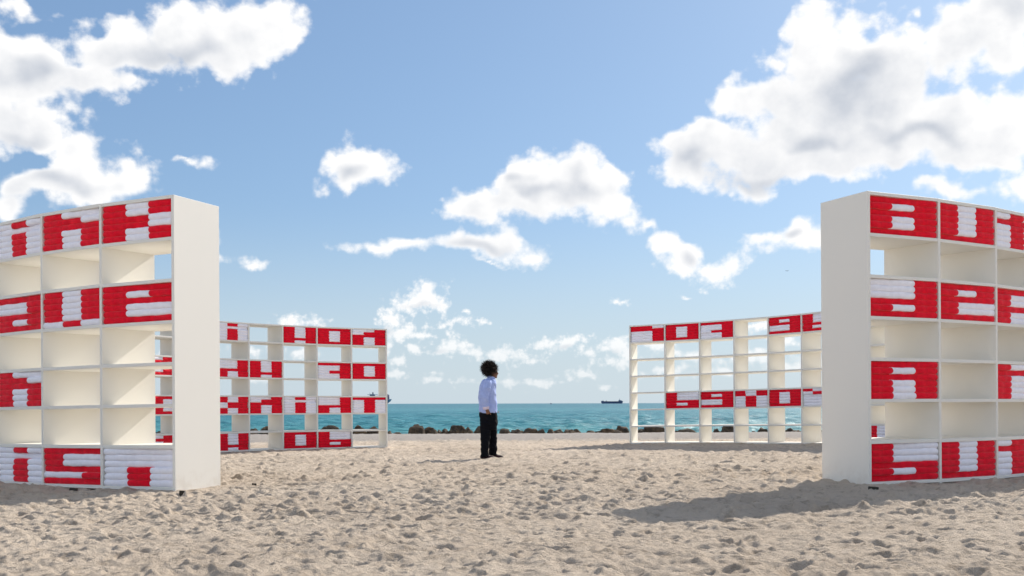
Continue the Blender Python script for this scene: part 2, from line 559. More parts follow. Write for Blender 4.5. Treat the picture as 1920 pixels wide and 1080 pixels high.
# ------------------------------------------------------------------ the ground
RC = Vector((0.054, 19.89, 0))
RO, DEPTH, CELL, TALL, TH = 9.385, 0.746, 0.10687, 3.05, 0.035
RI = RO - DEPTH
NCOL = 8
# each bookcase: bearing of its first upright, direction of its columns, radius of the side in view, foot level there and rise per column
ARCS = {'IRK': (-math.pi / 2 - 0.38657, -1, RO, EYE - 0.888, -0.0115), 'BUT': (-math.pi / 2 + 0.39982, 1, RO, EYE - 0.857, 0.0),
        'HOA': (math.pi / 2 + 0.38726, 1, RI, EYE - 1.127, 0.0020), 'NOZ': (math.pi / 2 - 0.35357, -1, RI, EYE - 1.047, 0.0164)}
POLY = (-0.79300563, 0.0129678, -0.00464086, -0.00022435, 8.25e-06, -0.00027889, 2.73e-06)


def poly_z(x, y):
    x = np.clip(x, -13, 13)
    y = np.clip(y, -6, 51)
    p = POLY
    return EYE + p[0] + p[1] * x + p[2] * y + p[3] * x * y + p[4] * x * x + p[5] * y * y + p[6] * y ** 3


LEVELS = []
for th_, sg_, r_, z_, k_ in ARCS.values():
    for i in range(NCOL + 1):
        for rr in (RO, RI):
            a_ = th_ + sg_ * CELL * i
            LEVELS.append((RC.x + rr * math.cos(a_), RC.y + rr * math.sin(a_), z_ + k_ * i - 0.012))
LEVELS.append((-0.39, 19.35, EYE - 0.992))


def base_z(x, y):
    """gently sloping beach, level with the feet of the bookcases, falling away behind the berm"""
    z = poly_z(x, y)
    num, den = np.zeros_like(z), np.full_like(z, 0.04)
    for (px_, py_, pz) in LEVELS:
        g = np.exp(-((x - px_) ** 2 + (y - py_) ** 2) / 1.1)
        num += g * (pz - float(poly_z(np.float64(px_), np.float64(py_))))
        den += g
    z = z + num / den
    over = np.clip(y - 50.6, 0, None)
    z = z - 0.16 * over ** 1.15                 # the face of the berm falls into the water
    return np.maximum(z, EYE - 7.0)


SEA_Z = EYE - 2.1


# footprints and scuffs stamped into two height maps, fine close to the camera and coarser beyond
class HeightMap:
    def __init__(self, x0, x1, y0, y1, step):
        self.x0, self.x1, self.y0, self.y1, self.s = x0, x1, y0, y1, step
        self.nx, self.ny = int((x1 - x0) / step), int((y1 - y0) / step)
        self.h = np.zeros((self.nx, self.ny), np.float32)

    def stamp(self, cx, cy, a, b, ang, depth, rim, skew, wipe=0.75):
        rad, S_ = 1.75 * max(a, b), self.s
        i0, i1 = int((cx - rad - self.x0) / S_), int((cx + rad - self.x0) / S_) + 2
        j0, j1 = int((cy - rad - self.y0) / S_), int((cy + rad - self.y0) / S_) + 2
        if i0 < 0 or j0 < 0 or i1 >= self.nx or j1 >= self.ny:
            return
        gx = (self.x0 + (np.arange(i0, i1) + 0.5) * S_ - cx)[:, None]
        gy = (self.y0 + (np.arange(j0, j1) + 0.5) * S_ - cy)[None, :]
        ca, sa = math.cos(ang), math.sin(ang)
        u, v = (gx * ca + gy * sa) / a, (-gx * sa + gy * ca) / b
        d2 = u * u + v * v
        d4 = d2 * d2
        hole = -depth * np.exp(-d4 * 0.9) * (1.0 + skew * u)
        lip = rim * np.exp(-((np.sqrt(d2) - 1.32) / 0.26) ** 2) * (1.0 - skew * u)
        k = np.exp(-d4 * 0.5)                    # a fresh print wipes out most of what was there
        self.h[i0:i1, j0:j1] = self.h[i0:i1, j0:j1] * (1 - wipe * k) + hole + lip

    def prints(self, n, lo, hi, d0, d1):
        for x, y in zip(rng.uniform(self.x0, self.x1, n), rng.uniform(self.y0, self.y1, n)):
            s = rng.uniform(lo, hi)
            self.stamp(x, y, 0.130 * s, 0.066 * s * rng.uniform(0.8, 1.3), rng.uniform(0, math.pi), rng.uniform(d0, d1) * s, rng.uniform(0.004, 0.016) * s, rng.uniform(-0.7, 0.7))

    def clods(self, n, lo, hi, ya=None, d1=0.030):
        for x, y in zip(rng.uniform(self.x0, self.x1, n), rng.uniform(ya or self.y0, self.y1, n)):
            s = rng.uniform(lo, hi)
            sg = 1.0 if rng.random() < 0.55 else -0.8
            self.stamp(x, y, 0.060 * s, 0.040 * s * rng.uniform(0.8, 1.4), rng.uniform(0, math.pi), sg * rng.uniform(0.008, d1) * s, 0.004 * s, rng.uniform(-0.8, 0.8), 0.3)

    def __call__(self, x, y):
        u, v = np.clip((x - self.x0) / self.s - 0.5, 0, self.nx - 2), np.clip((y - self.y0) / self.s - 0.5, 0, self.ny - 2)
        i, j = u.astype(int), v.astype(int)
        fx, fy = u - i, v - j
        h = self.h
        r_ = (h[i, j] * (1 - fx) + h[i + 1, j] * fx) * (1 - fy) + (h[i, j + 1] * (1 - fx) + h[i + 1, j + 1] * fx) * fy
        inside = (x > self.x0 + 0.1) & (x < self.x1 - 0.1) & (y > self.y0 + 0.1) & (y < self.y1 - 0.1)
        return np.where(inside, r_, 0)


H_NEAR = HeightMap(-10.0, 10.0, 2.2, 15.6, 0.010)
H_FAR = HeightMap(-22.0, 22.0, 14.0, 46.0, 0.022)
H_NEAR.prints(3600, 0.35, 1.0, 0.010, 0.032)
H_NEAR.clods(26000, 0.30, 0.90)
H_NEAR.clods(8000, 0.6, 1.3, 8.0, 0.044)
H_FAR.prints(12000, 0.45, 1.0, 0.016, 0.048)
H_FAR.clods(30000, 0.6, 1.4, None, 0.050)


def sample_hm(x, y):
    k = np.clip((y - 14.6) / 0.8, 0, 1)
    return H_NEAR(x, y) * (1 - k) + H_FAR(x, y) * k


def relief(x, y):
    walk = np.clip((45.0 - y) / 8.0, 0.6, 1.0)          # fewer feet on the berm
    h = 0.040 * vnoise(x * 0.55, y * 0.55, 1) + 0.03 * vnoise(x * 1.3 + 7, y * 1.3, 2)
    h = h + walk * (1 + 0.7 * np.clip((y - 9) / 14, 0, 1)) * (0.022 * vnoise(x * 3.1, y * 3.1 + 3, 3) + 0.016 * vnoise(x * 7.3, y * 7.3, 4) + 0.016 * vnoise(x * 15 + y * 2, y * 15, 5) + 0.014 * vnoise(x * 29, y * 29 + 9, 6) + 0.006 * vnoise(x * 61, y * 61 + 9, 8))
    h = h + walk * 1.0 * sample_hm(x, y)
    # hold the ground near the bookcases at their feet, sand heaped a little against them
    r = np.hypot(x - RC.x, y - RC.y)
    near = np.exp(-((r - 9.0) / 0.75) ** 2)
    ang = np.arctan2(y - RC.y, x - RC.x)
    gap = np.abs(np.mod(ang + math.pi / 4, math.pi / 2) - math.pi / 4) < 0.36
    near = np.where(gap, near * 0.25, near)
    return h * (1 - 0.40 * near) + 0.016 * near


fh = F_PX * 1024 / 1920
rows = [2.6]
while rows[-1] < 58.0:
    y = rows[-1]
    rows.append(y + max(0.013, 0.13 * y * y / (fh * 0.85)) if y > 4.4 else y + 0.05)
rows = np.array(rows)
front = np.array([-60, -20, -6, 0.0, 1.6])
back = np.array([62, 70, 90, 140, 300])
ys = np.concatenate([front, rows, back])
ncol = 660
ts = np.linspace(-0.60, 0.60, ncol)
sideL = -np.array([600, 150, 40, 12, 4, 1.0])
sideR = -sideL[::-1]
yy = np.clip(ys, 2.6, 60)[:, None]
X = np.concatenate([-0.6 * yy + sideL[None, :], yy * ts[None, :], 0.6 * yy + sideR[None, :]], 1)
Y = np.repeat(ys[:, None], X.shape[1], 1)
Z = base_z(X, Y) + np.where((Y > 2.0) & (Y < 60), relief(X, Y), 0.0)
sand = link('sand', grid_mesh('sand', X, Y, Z, M_SAND))
tag(sand, 'trampled pale beach sand covered in footprints', kind='structure')


def ground_z(x, y):
    xa, ya = np.array([[x]], float), np.array([[y]], float)
    return float((base_z(xa, ya) + relief(xa, ya))[0, 0])


# ------------------------------------------------------------------ the sea
rows = [55.0]
while rows[-1] < 30000:
    y = rows[-1]
    rows.append(y + max(0.20, 0.055 * y * y / (fh * 2.1) if y < 700 else 0.16 * y * y / (fh * 2.1)))
ys = np.array(rows)
ts = np.linspace(-0.62, 0.62, 440)
X = np.concatenate([-0.62 * ys[:, None] + np.array([[-3000, -400, -60, -8]]), ys[:, None] * ts[None, :], 0.62 * ys[:, None] + np.array([[8, 60, 400, 3000]])], 1)
Y = np.repeat(ys[:, None], X.shape[1], 1)
dY = np.gradient(ys)[:, None]
Zs = np.zeros_like(X)
for i in range(60):
    lam = 10 ** rng.uniform(0.15, 1.05)
    th = rng.normal(0, 0.75)
    k = 2 * math.pi / lam
    amp = 0.012 * lam ** 0.65
    keep = np.clip((lam / dY - 2.5) / 3.0, 0, 1) * np.clip((lam / (Y * 0.0029) - 2) / 3, 0, 1)
    ph = k * (X * math.sin(th) + Y * math.cos(th)) + rng.uniform(0, 6.28)
    s_ = 1.0 - 2.0 * np.abs(np.sin(ph / 2)) ** 0.9
    Zs += amp * keep * s_
calm = np.clip((Y - 55) / 20, 0.35, 1)
sea = link('sea', grid_mesh('sea', X, Y, SEA_Z + Zs * calm, M_SEA))
tag(sea, 'choppy turquoise sea turning deep blue at the horizon', kind='structure')

# ------------------------------------------------------------------ the ring of bookcases
PITCH = (TALL - TH) / 7
CLEAR = PITCH - TH
LEAN = Vector((-0.0035, 0.0, 1.0))               # the ring stands a hair out of plumb


def polar(case, r, th, z=0.0):
    th0, sgn, _r, z0, k = ARCS[case]
    foot = Vector((RC.x + r * math.cos(th), RC.y + r * math.sin(th), z0 + k * (th - th0) / (sgn * CELL) - 0.002))
    return Matrix.Translation(foot + LEAN * z) @ Matrix.Rotation(LEAN.x, 4, 'Y') @ Matrix.Rotation(th, 4, 'Z') @ Matrix.Rotation(math.atan(k * sgn / (r * CELL)), 4, 'X')


def upright(case, r, th):
    M = polar(case, r, th)
    return Matrix.Translation(M.translation) @ Matrix.Rotation(LEAN.x, 4, 'Y') @ Matrix.Rotation(th, 4, 'Z')


def bevelled(name, verts, faces, mat, w_=0.0025):
    bm = bmesh.new()
    vs_ = [bm.verts.new(p) for p in verts]
    for f_ in faces:
        bm.faces.new([vs_[i] for i in f_])
    bmesh.ops.recalc_face_normals(bm, faces=bm.faces)
    bmesh.ops.bevel(bm, geom=list(bm.edges), offset=w_, segments=1, affect='EDGES')
    me = bpy.data.meshes.new(name)
    bm.to_mesh(me)
    bm.free()
    me.materials.append(mat)
    return me


BOXF = [(0, 1, 2, 3), (7, 6, 5, 4), (0, 4, 5, 1), (1, 5, 6, 2), (2, 6, 7, 3), (3, 7, 4, 0)]


def box_verts(x0, x1, y0, y1, z0, z1):
    return [(x0, y0, z0), (x1, y0, z0), (x1, y1, z0), (x0, y1, z0), (x0, y0, z1), (x1, y0, z1), (x1, y1, z1), (x0, y1, z1)]


ME_DIV = bevelled('divider_panel', box_verts(-DEPTH / 2, DEPTH / 2, -TH / 2, TH / 2, -0.05, TALL), BOXF, M_UPRIGHT)
ca, sa = math.cos(CELL / 2), math.sin(CELL / 2)
rm = (RO + RI) / 2


def corner(r, s):
    return (r * ca + TH / 2 * sa - rm * 1.0, s * (r * sa - TH / 2 * ca))


bv = []
for z in (0.0, TH):
    for (r, s) in ((RI, -1), (RO, -1), (RO, 1), (RI, 1)):
        cx_, cy_ = corner(r, s)
        inset = 0.0015
        bv.append((cx_ + (inset if r == RI else -inset), cy_, z))
ME_BOARD = bevelled('shelf_board', bv, BOXF, M_PAINT, 0.002)
# towels: one mesh per span, rounded end and variant
THH = CLEAR / 6


def towel_mesh(span, near, flip, tuck, var):
    """a rolled-over bath towel: x points to the viewer, y runs to the viewer's right, z up; the fold is at the front"""
    full = (2 * (RO if near else RI) * sa - TH) - 0.012
    L = full / 3 * span
    ext = 0.035 if tuck else -0.003
    r_ = random.Random(span * 97 + near * 31 + flip * 13 + tuck * 7 + var * 1009)
    hz = THH / 2 * 1.06
    D = 0.30
    nseg = 5 * int(span * 1.5 + 1)
    st = [0.0, 0.06, 0.2, 0.45, 0.8]
    ys_ = [hz * q for q in st] + [hz + (L + ext - hz) * (i + 1) / nseg for i in range(nseg)]
    prof = [(-D, -1.0), (-hz * 0.6, -1.0)] + [(-hz * 0.6 + hz * 0.6 * math.cos(a_), math.copysign(abs(math.sin(a_)) ** 0.85, math.sin(a_))) for a_ in [math.pi * (-0.5 + (i + 0.5) / 7) for i in range(7)]] + [(-hz * 0.6, 1.0), (-D, 1.0)]
    ph = [r_.uniform(0, 6.28) for _ in range(6)]
    verts, faces = [], []
    for y in ys_:
        e = math.sqrt(max(0.0, 1 - ((hz - y) / hz) ** 2)) if y < hz else 1.0
        e = max(e, 0.12)
        front_ = 0.010 - 0.020 * y / (full / 3)
        front_ = max(front_, -0.030)
        wob = 0.0035 * math.sin(y * 19 + ph[0]) + 0.002 * math.sin(y * 47 + ph[1])
        top = 1 + 0.05 * math.sin(y * 23 + ph[2]) + 0.03 * math.sin(y * 61 + ph[3])
        bot = 1 + 0.05 * math.sin(y * 27 + ph[4]) + 0.03 * math.sin(y * 55 + ph[5])
        for (px_, pz) in prof:
            zz = pz * hz * e * (top if pz > 0 else bot)
            xx = px_ + front_ + wob
            if px_ > -0.2:
                xx -= (1 - e) * hz * 0.9
            # taper the back with the wedge shape of the cell
            verts.append((xx, y, zz))
    n = len(prof)
    for i in range(len(ys_) - 1):
        for j in range(n - 1):
            a_, b_ = i * n + j, i * n + j + 1
            faces.append((a_, b_, b_ + n, a_ + n))
    faces.append(tuple(range(n - 1, -1, -1)))
    faces.append(tuple(range((len(ys_) - 1) * n, len(ys_) * n)))
    if flip:       # rounded end to the viewer's right
        verts = [(x, L - y, z) for x, y, z in verts]
        faces = [f_[::-1] for f_ in faces]
    me = mesh_from('towel', verts, faces, None, smooth=True)
    me.materials.append(None)
    return me


TOWELS = {}


def towel_data(*key):
    if key not in TOWELS:
        TOWELS[key] = towel_mesh(*key)
    return TOWELS[key]


ORD = ['top', 'second', 'third', 'fourth', 'fifth', 'bottom']
SHELF = ['top', 'second', 'third', 'fourth', 'fifth', 'sixth', 'bottom']


def G(s):
    return s.split()


O_ = G('RRR RWR RWR RWR RWR RRR')
U_ = G('RWR RWR RWR RWR RWR RRR')
I_ = G('WRW WWW WRW WRW WRW WRW')
E_ = G('RRR RWR RRR RWW RWW RRR')
B6 = G('RWW RWW RWW RRR RWR RRR')
NINE = G('RRR RWR RRR WWR WWR RRR')
HLOW = G('RWR RWR RWR RWR RRR RWR')
AROOF = G('WWR WRR RRR RWR RWR RWR')
RROOF = G('RWW RRW RRR RWR RWR RWR')
HOOK = G('RRR WWR WWR WRR WWR WWR')
CASES = {
    # name: (first divider angle, step sign, near?, rounded end right?, {(shelf, column): (what it spells, rows)})
    'IRK': (-math.pi / 2 - 0.38657, -1, True, False, {
        (0, 0): ('letter K', G('RWR RWR RRW RRW RWR RWR')), (0, 1): ('letter R', RROOF), (0, 2): ('letter I', I_),
        (2, 0): ('letter E', E_), (2, 1): ('letter V', G('RWR RWR RWR RWR RWR WRW')), (2, 2): ('letter A', G('RRR WWR WWR RRR RWR RRR')),
        (4, 2): ('letter R', RROOF),
        (6, 0): ('full stop', G('WWW WWW WWW WRW WRW WRW')), (6, 1): ('letter S', G('RRR RWW RWW RRR WWR RRR')), (6, 2): ('letter I', I_)}),
    'BUT': (-math.pi / 2 + 0.39982, 1, True, True, {
        (0, 0): ('letter B', G('RRR RWR RRR RWR RWR RRR')), (0, 1): ('letter U', U_), (0, 2): ('letter T', G('WRW RRR WRW WRW WRW WRW')),
        (2, 0): ('letter G', G('WWR WWR WWR RRR RWR RRR')), (2, 1): ('letter E', E_), (2, 2): ('letter F', G('RRR RWW RWW RRR RWW RWW')),
        (4, 0): ('letter A', G('RRR RWR RRR RWR RWR RWR')), (4, 2): ('letter H', G('RWR RRR RWR RWR RWR RWR')),
        (6, 0): ('letter B', B6), (6, 1): ('letter U', U_), (6, 2): ('letter T', G('WRW RRR WRW WRW WRW WRW'))}),
    'HOA': (math.pi / 2 + 0.38726, 1, False, False, {
        (0, 0): ('letter A', AROOF), (0, 1): ('letter O', O_), (0, 2): ('letter H', HLOW), (0, 4): ('letter I', I_),
        (2, 0): ('letter O', O_), (2, 1): ('digit three', HOOK), (2, 3): ('letter H', HLOW), (2, 4): ('letter A', G('WWR WWR WWR RRR RWR RWR')), (2, 6): ('plus sign', G('WRW RRR WRW WRW WRW RRR')),
        (4, 0): ('letter T', G('RRR WRW WRW WRW WRW WRW')), (4, 1): ('letter Y', G('WWR WWR WWR RRR RWR RWR')), (4, 2): ('letter I', I_), (4, 3): ('letter A', AROOF), (4, 4): ('letter K', G('RWR RWR WRR WRR RWR RWR')), (4, 6): ('letter O', O_),
        (6, 1): ('digit six', B6), (6, 2): ('letter O', O_), (6, 4): ('letter H', HLOW), (6, 6): ('letter T', G('WRW RRR WRW WRW WRW WRW'))}),
    'NOZ': (math.pi / 2 - 0.35357, -1, False, True, {
        (0, 0): ('letter N', G('RRW RRR WWR WWR WWR WWR')), (0, 1): ('letter O', O_), (0, 2): ('letter Z', HOOK), (0, 4): ('digit nine', NINE), (0, 5): ('digit six', B6),
        (4, 1): ('digit six', B6), (4, 2): ('digit nine', NINE), (4, 3): ('letter Y', G('RWR RWR WRW WRW WRW WRW')), (4, 4): ('letter O', O_), (4, 5): ('small caret', G('RWR WRW WWW WWW WWW WWW')),
        (6, 7): ('letter U', U_)}),
}
CASE_LABEL = {
    'IRK': 'white curved bookcase close to the camera, pale end panel sunlit, top towels spelling IRK',
    'BUT': 'white curved bookcase close to the camera throwing a long shadow, top towels spelling BUT',
    'HOA': 'distant white curved bookcase with a container ship behind it, top towels spelling HOA',
    'NOZ': 'distant white curved bookcase beside the dark blue cargo ship, top towels spelling NOZ',
}
SPAN_WORD = {(0, 1): 'first', (1, 1): 'middle', (2, 1): 'last', (0, 2): 'first long', (1, 2): 'last long', (0, 3): 'full width'}
vcount = 0
pieces = []
for cname, (th0, sgn, near, flip, cells) in CASES.items():
    th_mid = th0 + sgn * CELL * NCOL / 2
    root = link('bookcase', None, None, upright(cname, rm, th_mid))
    root.empty_display_size = 0.3
    tag(root, CASE_LABEL[cname], 'bookcase', 'curved bookcases standing in a ring')
    for i in range(NCOL + 1):
        th = th0 + sgn * CELL * i
        link('end_panel' if i in (0, NCOL) else 'divider_panel', ME_DIV, root, upright(cname, rm, th))
    for c in range(NCOL):
        th = th0 + sgn * CELL * (c + 0.5)
        for k in range(8):
            link('shelf_board', ME_BOARD, root, polar(cname, rm, th, k * PITCH))
    face = 0.0 if near else math.pi
    r_face = (RO * ca if near else RI / 1.0 * ca) + (-0.004 if near else 0.004)
    width = 2 * (RO if near else RI) * sa - TH - 0.012
    for (shelf, c), (what, rows_) in cells.items():
        th = th0 + sgn * CELL * (c + 0.5)
        z_floor = (6 - shelf) * PITCH + TH
        for r, row in enumerate(rows_):
            zc = z_floor + (5 - r + 0.5) * THH
            i = 0
            while i < 3:
                j = i
                while j < 3 and row[j] == row[i]:
                    j += 1
                span = j - i
                red = row[i] == 'R'
                tuck = (j < 3) if not flip else (i > 0)
                var = vcount % 4
                vcount += 1
                me = towel_data(span, int(near), int(flip), int(tuck), var)
                M = polar(cname, r_face, th, zc) @ Matrix.Rotation(face, 4, 'Z') @ Matrix.Translation((random.uniform(-0.004, 0.003), -width / 2 + width / 3 * i, 0))
                where = SPAN_WORD[(i, span)]
                lab = f"{where} {'red' if red else 'white'} towel, {ORD[r]} row of {what} on {SHELF[shelf]} shelf, {cname} bookcase"
                pieces.append((span / (M.translation.y ** 2), red, me, M, lab))
                i = j

for red in (True, False):
    todo = sorted([p_ for p_ in pieces if p_[1] == red], key=lambda p_: -p_[0])
    for _, _, me, M, lab in todo[:300]:
        o = link('red_towel' if red else 'white_towel', me, None, M)
        o.material_slots[0].link = 'OBJECT'
        o.material_slots[0].material = M_RED if red else M_WHITE
        tag(o, lab, 'towel', 'folded red and white towels spelling letters on the shelves')
    if len(todo) > 300:                     # the many tiny ones on the far bookcases
        vs_, fs_ = [], []
        for _, _, me, M, lab in todo[300:]:
            k0 = len(vs_)
            vs_ += [M @ v_.co for v_ in me.vertices]
            fs_ += [tuple(k0 + i for i in p_.vertices) for p_ in me.polygons]
        nm = 'red_towels' if red else 'white_towels'
        o = link(nm, mesh_from(nm, vs_, fs_, M_RED if red else M_WHITE, smooth=True))
        tag(o, 'the many small %s towels building letters on the two distant bookcases' % ('red' if red else 'white'), 'towels', kind='stuff')

# ------------------------------------------------------------------ little timber blocks in the sand
def block_at(xp, yp, w_, h_, rot, label):
    yv = 11.0
    for _ in range(12):                          # walk to where the line of sight meets the sand
        yv = (EYE - ground_z((xp - 960) / F_PX * yv, yv)) * F_PX / (yp - 756.5 - 0.0024 * (960 - xp))
    xw = (xp - 960) / F_PX * yv
    me = bevelled('timber_block', box_verts(-w_ / 2, w_ / 2, -w_ * 0.35, w_ * 0.35, -0.03, h_), BOXF, M_DARKWOOD, 0.004)
    o = link('timber_block', me, None, Matrix.Translation((xw, yv, ground_z(xw, yv))) @ Matrix.Rotation(rot, 4, 'Z') @ Matrix.Rotation(0.08, 4, 'Y'))
    tag(o, label, 'wooden block', 'small dark blocks lying on the sand')


block_at(137, 921, 0.075, 0.035, 0.1, 'dark wooden block in the shade below letter S of the IRK bookcase')
block_at(343, 929, 0.075, 0.040, 0.4, 'brown wooden block on sunlit sand by the end panel of the IRK bookcase')
block_at(476, 910, 0.045, 0.035, 0.9, 'tiny dark block on open sunlit sand beyond the end of the IRK bookcase')
block_at(1637, 919, 0.085, 0.040, 0.15, 'dark wooden block at the front corner of the BUT bookcase')
block_at(1478, 904, 0.045, 0.040, 0.7, 'tiny dark block on sunlit sand beside the shadow of the BUT bookcase')


# ------------------------------------------------------------------ boulders along the water
def boulder_mesh(seed, wx, wy, h):
    r_ = np.random.default_rng(seed)
    bm = bmesh.new()
    bmesh.ops.create_icosphere(bm, subdivisions=4, radius=1.0)
    offs = r_.uniform(0, 50, 6)
    planes = [(Vector(r_.normal(0, 1, 3)).normalized(), r_.uniform(0.60, 0.92)) for _ in range(12)]
    from mathutils import noise as mn
    for v_ in bm.verts:
        p = v_.co.copy()
        for n__, d in planes:                    # broken facets
            e = p.dot(n__) - d
            if e > 0:
                p -= n__ * e * 0.85
        q = p * 1.7 + Vector(offs[:3])
        p *= 1 + 0.20 * mn.noise(q) + 0.10 * mn.noise(q * 2.6) + 0.05 * mn.noise(q * 6.1)
        v_.co = Vector((p.x * wx / 2, p.y * wy / 2, p.z * h * 0.72 * (1.0 + 0.10 * mn.noise(q * 0.8)) + h * 0.28))
    me = bpy.data.meshes.new('boulder')
    bm.to_mesh(me)
    bm.free()
    me.materials.append(M_ROCK)
    me.polygons.foreach_set('use_smooth', [True] * len(me.polygons))
    return me


BOULDERS = [
    # left px, right px, top px, extra distance, label
    (767, 800, 795, 0.0, 'tallest rounded brown boulder in the open gap between the HOA bookcase and the man'),
    (794, 816, 800, 0.7, 'dark boulder leaning behind the tallest rounded boulder by the water'),
    (808, 820, 804, -0.4, 'small pale brown rock between two dark ones beside the tallest boulder'),
    (818, 831, 805, 0.3, 'small dark rock between a pale rock and a lone dark one'),
    (829, 842, 803, 0.4, 'dark rock touching the foot of the second tallest boulder'),
    (839, 872, 797, 0.5, 'second tallest brown boulder, hump shaped, near the man'),
    (866, 888, 803, -0.3, 'low pale brown slab of rock in front of the hump shaped boulder'),
    (870, 884, 800, 0.9, 'dark rock peeping over the low pale slab near the man'),
    (889, 916, 798, 0.6, 'dark boulder half hidden behind the man'),
    (936, 958, 803, 0.2, 'first dark boulder past the man on his front side'),
    (955, 982, 804, 0.4, 'second dark boulder past the man, knobbly, on his front side'),
    (981, 1013, 802, 0.5, 'wide low brown boulder, third past the man on his front side'),
    (1005, 1026, 804, 0.0, 'dark rock overlapping the end of the wide low brown boulder'),
    (1024, 1040, 804, -0.2, 'small tan rock in front of a dark boulder midway to the NOZ bookcase'),
    (1032, 1056, 804, 0.4, 'dark boulder behind the small tan rock midway to the NOZ bookcase'),
    (1057, 1078, 805, 0.2, 'low brown rock beside a gap of open water before the NOZ bookcase'),
    (1069, 1090, 804, 0.7, 'dark rock tucked behind the low brown rock before the NOZ bookcase'),
    (1100, 1120, 807, 0.0, 'flat dark rock starting the last run of rocks before the NOZ bookcase'),
    (1116, 1162, 803, 0.2, 'long low dark boulder just before the NOZ bookcase'),
    (1152, 1182, 798, 0.8, 'tall dark boulder just outside the end panel of the NOZ bookcase'),
    (1196, 1213, 804, 0.2, 'smaller rock seen through the first column of the NOZ bookcase'),
    (1209, 1249, 797, 0.4, 'big rounded boulder seen through the first column of the NOZ bookcase'),
    (1262, 1273, 807, 0.6, 'sliver of rock seen at the start of the second column of the NOZ bookcase'),
    (1273, 1309, 803, 0.1, 'broad boulder seen through the second column of the NOZ bookcase'),
    (1334, 1353, 803, 0.2, 'tan boulder seen through the third column of the NOZ bookcase'),
    (1349, 1378, 795, 0.7, 'tall dark boulder seen through the third column of the NOZ bookcase'),
    (1402, 1423, 808, -0.3, 'tan knobbly rock seen through the fourth column of the NOZ bookcase'),
    (1420, 1442, 801, 0.5, 'dark rock seen through the fourth column of the NOZ bookcase'),
    (1470, 1490, 802, 0.5, 'dark upright rock seen through the fifth column of the NOZ bookcase'),
    (1482, 1504, 806, 0.0, 'low brown rock seen through the fifth column of the NOZ bookcase'),
    (1536, 1556, 801, 0.4, 'dark rock showing beside the end panel of the BUT bookcase'),
    (469, 487, 803, 0.3, 'pale rock seen through the fourth column of the HOA bookcase'),
    (485, 506, 799, 0.5, 'dark rock seen through the fourth column of the HOA bookcase'),
    (534, 569, 806, 0.2, 'flat low rock seen through the third column of the HOA bookcase'),
    (597, 637, 797, 0.3, 'big tan boulder seen through the second column of the HOA bookcase'),
    (661, 686, 797, 0.3, 'rounded boulder seen through the first column of the HOA bookcase'),
    (687, 711, 799, 0.5, 'second rock seen through the first column of the HOA bookcase beside its end panel'),
    (725, 735, 807, 0.4, 'small dark rock just outside the end panel of the HOA bookcase'),
    (737, 757, 810, 0.3, 'flat dark rock in the gap between the HOA bookcase and the tallest boulder'),
    (290, 306, 808, 0.4, 'rock seen through the shelves of the IRK bookcase'),
]
for i, (xl, xr, yt, dz, lab) in enumerate(BOULDERS):
    yv = 52.3 + dz
    wx = (xr - xl) / F_PX * yv * 1.20
    xw = ((xl + xr) / 2 - 960) / F_PX * yv
    ztop = EYE - (yt - 756.5 + 0.0024 * (960 - (xl + xr) / 2)*-1) / F_PX * yv
    zb = EYE - 1.72
    h = max(0.3, ztop - zb)
    me = boulder_mesh(100 + i, wx, max(0.7, wx * 0.85), h)
    zmax = max(v_.co.z for v_ in me.vertices)
    o = link('boulder', me, None, Matrix.Translation((xw, yv, ztop - zmax)) )
    tag(o, lab, 'boulder', 'boulders lining the edge of the water')


# ------------------------------------------------------------------ ships and aircraft
def prism(name, outline, half, mat, parent, taper=0.0):
    """side outline (x, z) given width, pinched a little towards the ends"""
    n = len(outline)
    xs = [p[0] for p in outline]
    x0, x1 = min(xs), max(xs)
    vs_ = []
    for s in (-1, 1):
        for (x, z) in outline:
            q = abs((x - (x0 + x1) / 2) / ((x1 - x0) / 2))
            wv_ = half * (1 - taper * max(0, (q - 0.6) / 0.4))
            vs_.append((x, s * wv_, z))
    fs = [tuple(range(n)), tuple(range(2 * n - 1, n - 1, -1))] + [(i, i + n, (i + 1) % n + n, (i + 1) % n) for i in range(n)]
    bm = bmesh.new()
    bvs = [bm.verts.new(p) for p in vs_]
    for f_ in fs:
        bm.faces.new([bvs[i] for i in f_])
    bmesh.ops.recalc_face_normals(bm, faces=bm.faces)
    me = bpy.data.meshes.new(name)
    bm.to_mesh(me)
    bm.free()
    me.materials.append(mat)
    return link(name, me, parent)


def rect(x0, x1, z0, z1):
    return [(x0, z0), (x1, z0), (x1, z1), (x0, z1)]


def ship_root(name, x_px, dist, label, cat):
    r_ = link(name, None, None, Matrix.Translation(((x_px - 960) / F_PX * dist, dist, SEA_Z)))
    tag(r_, label, cat)
    return r_


D1 = 4200
u1 = D1 / F_PX                                   # metres per pixel of the big picture
s1 = ship_root('container_ship', 652, D1, 'hazy blue container ship on the horizon partly hidden by the HOA bookcase', 'ship')
prism('hull', [(a * u1, b * u1 * 1.22) for a, b in ((1, 0), (73, 0), (76.5, 2.6), (80.5, 5), (82.5, 8.2), (78, 7.6), (74, 7.6), (1, 8.2), (0, 6))], 15, M_TEAL, s1, 0.7)
prism('forward_deck_stack', [(a * u1, b * u1 * 1.22) for a, b in ((70, 7.8), (78, 7.8), (77.5, 14.5), (74, 16.5), (70, 16.5))], 11, M_BOX, s1)
prism('deckhouse', [(a * u1, b * u1 * 1.22) for a, b in ((40, 8.3), (58, 8.3), (58, 13), (50.5, 13), (50.5, 15.6), (42, 15.6), (42, 13), (40, 13))], 10, M_SUPER, s1)
prism('funnel', rect(46.2 * u1, 48.4 * u1, 15.8 * u1 * 1.22, 18.5 * u1 * 1.22), 4, M_BOX, s1)
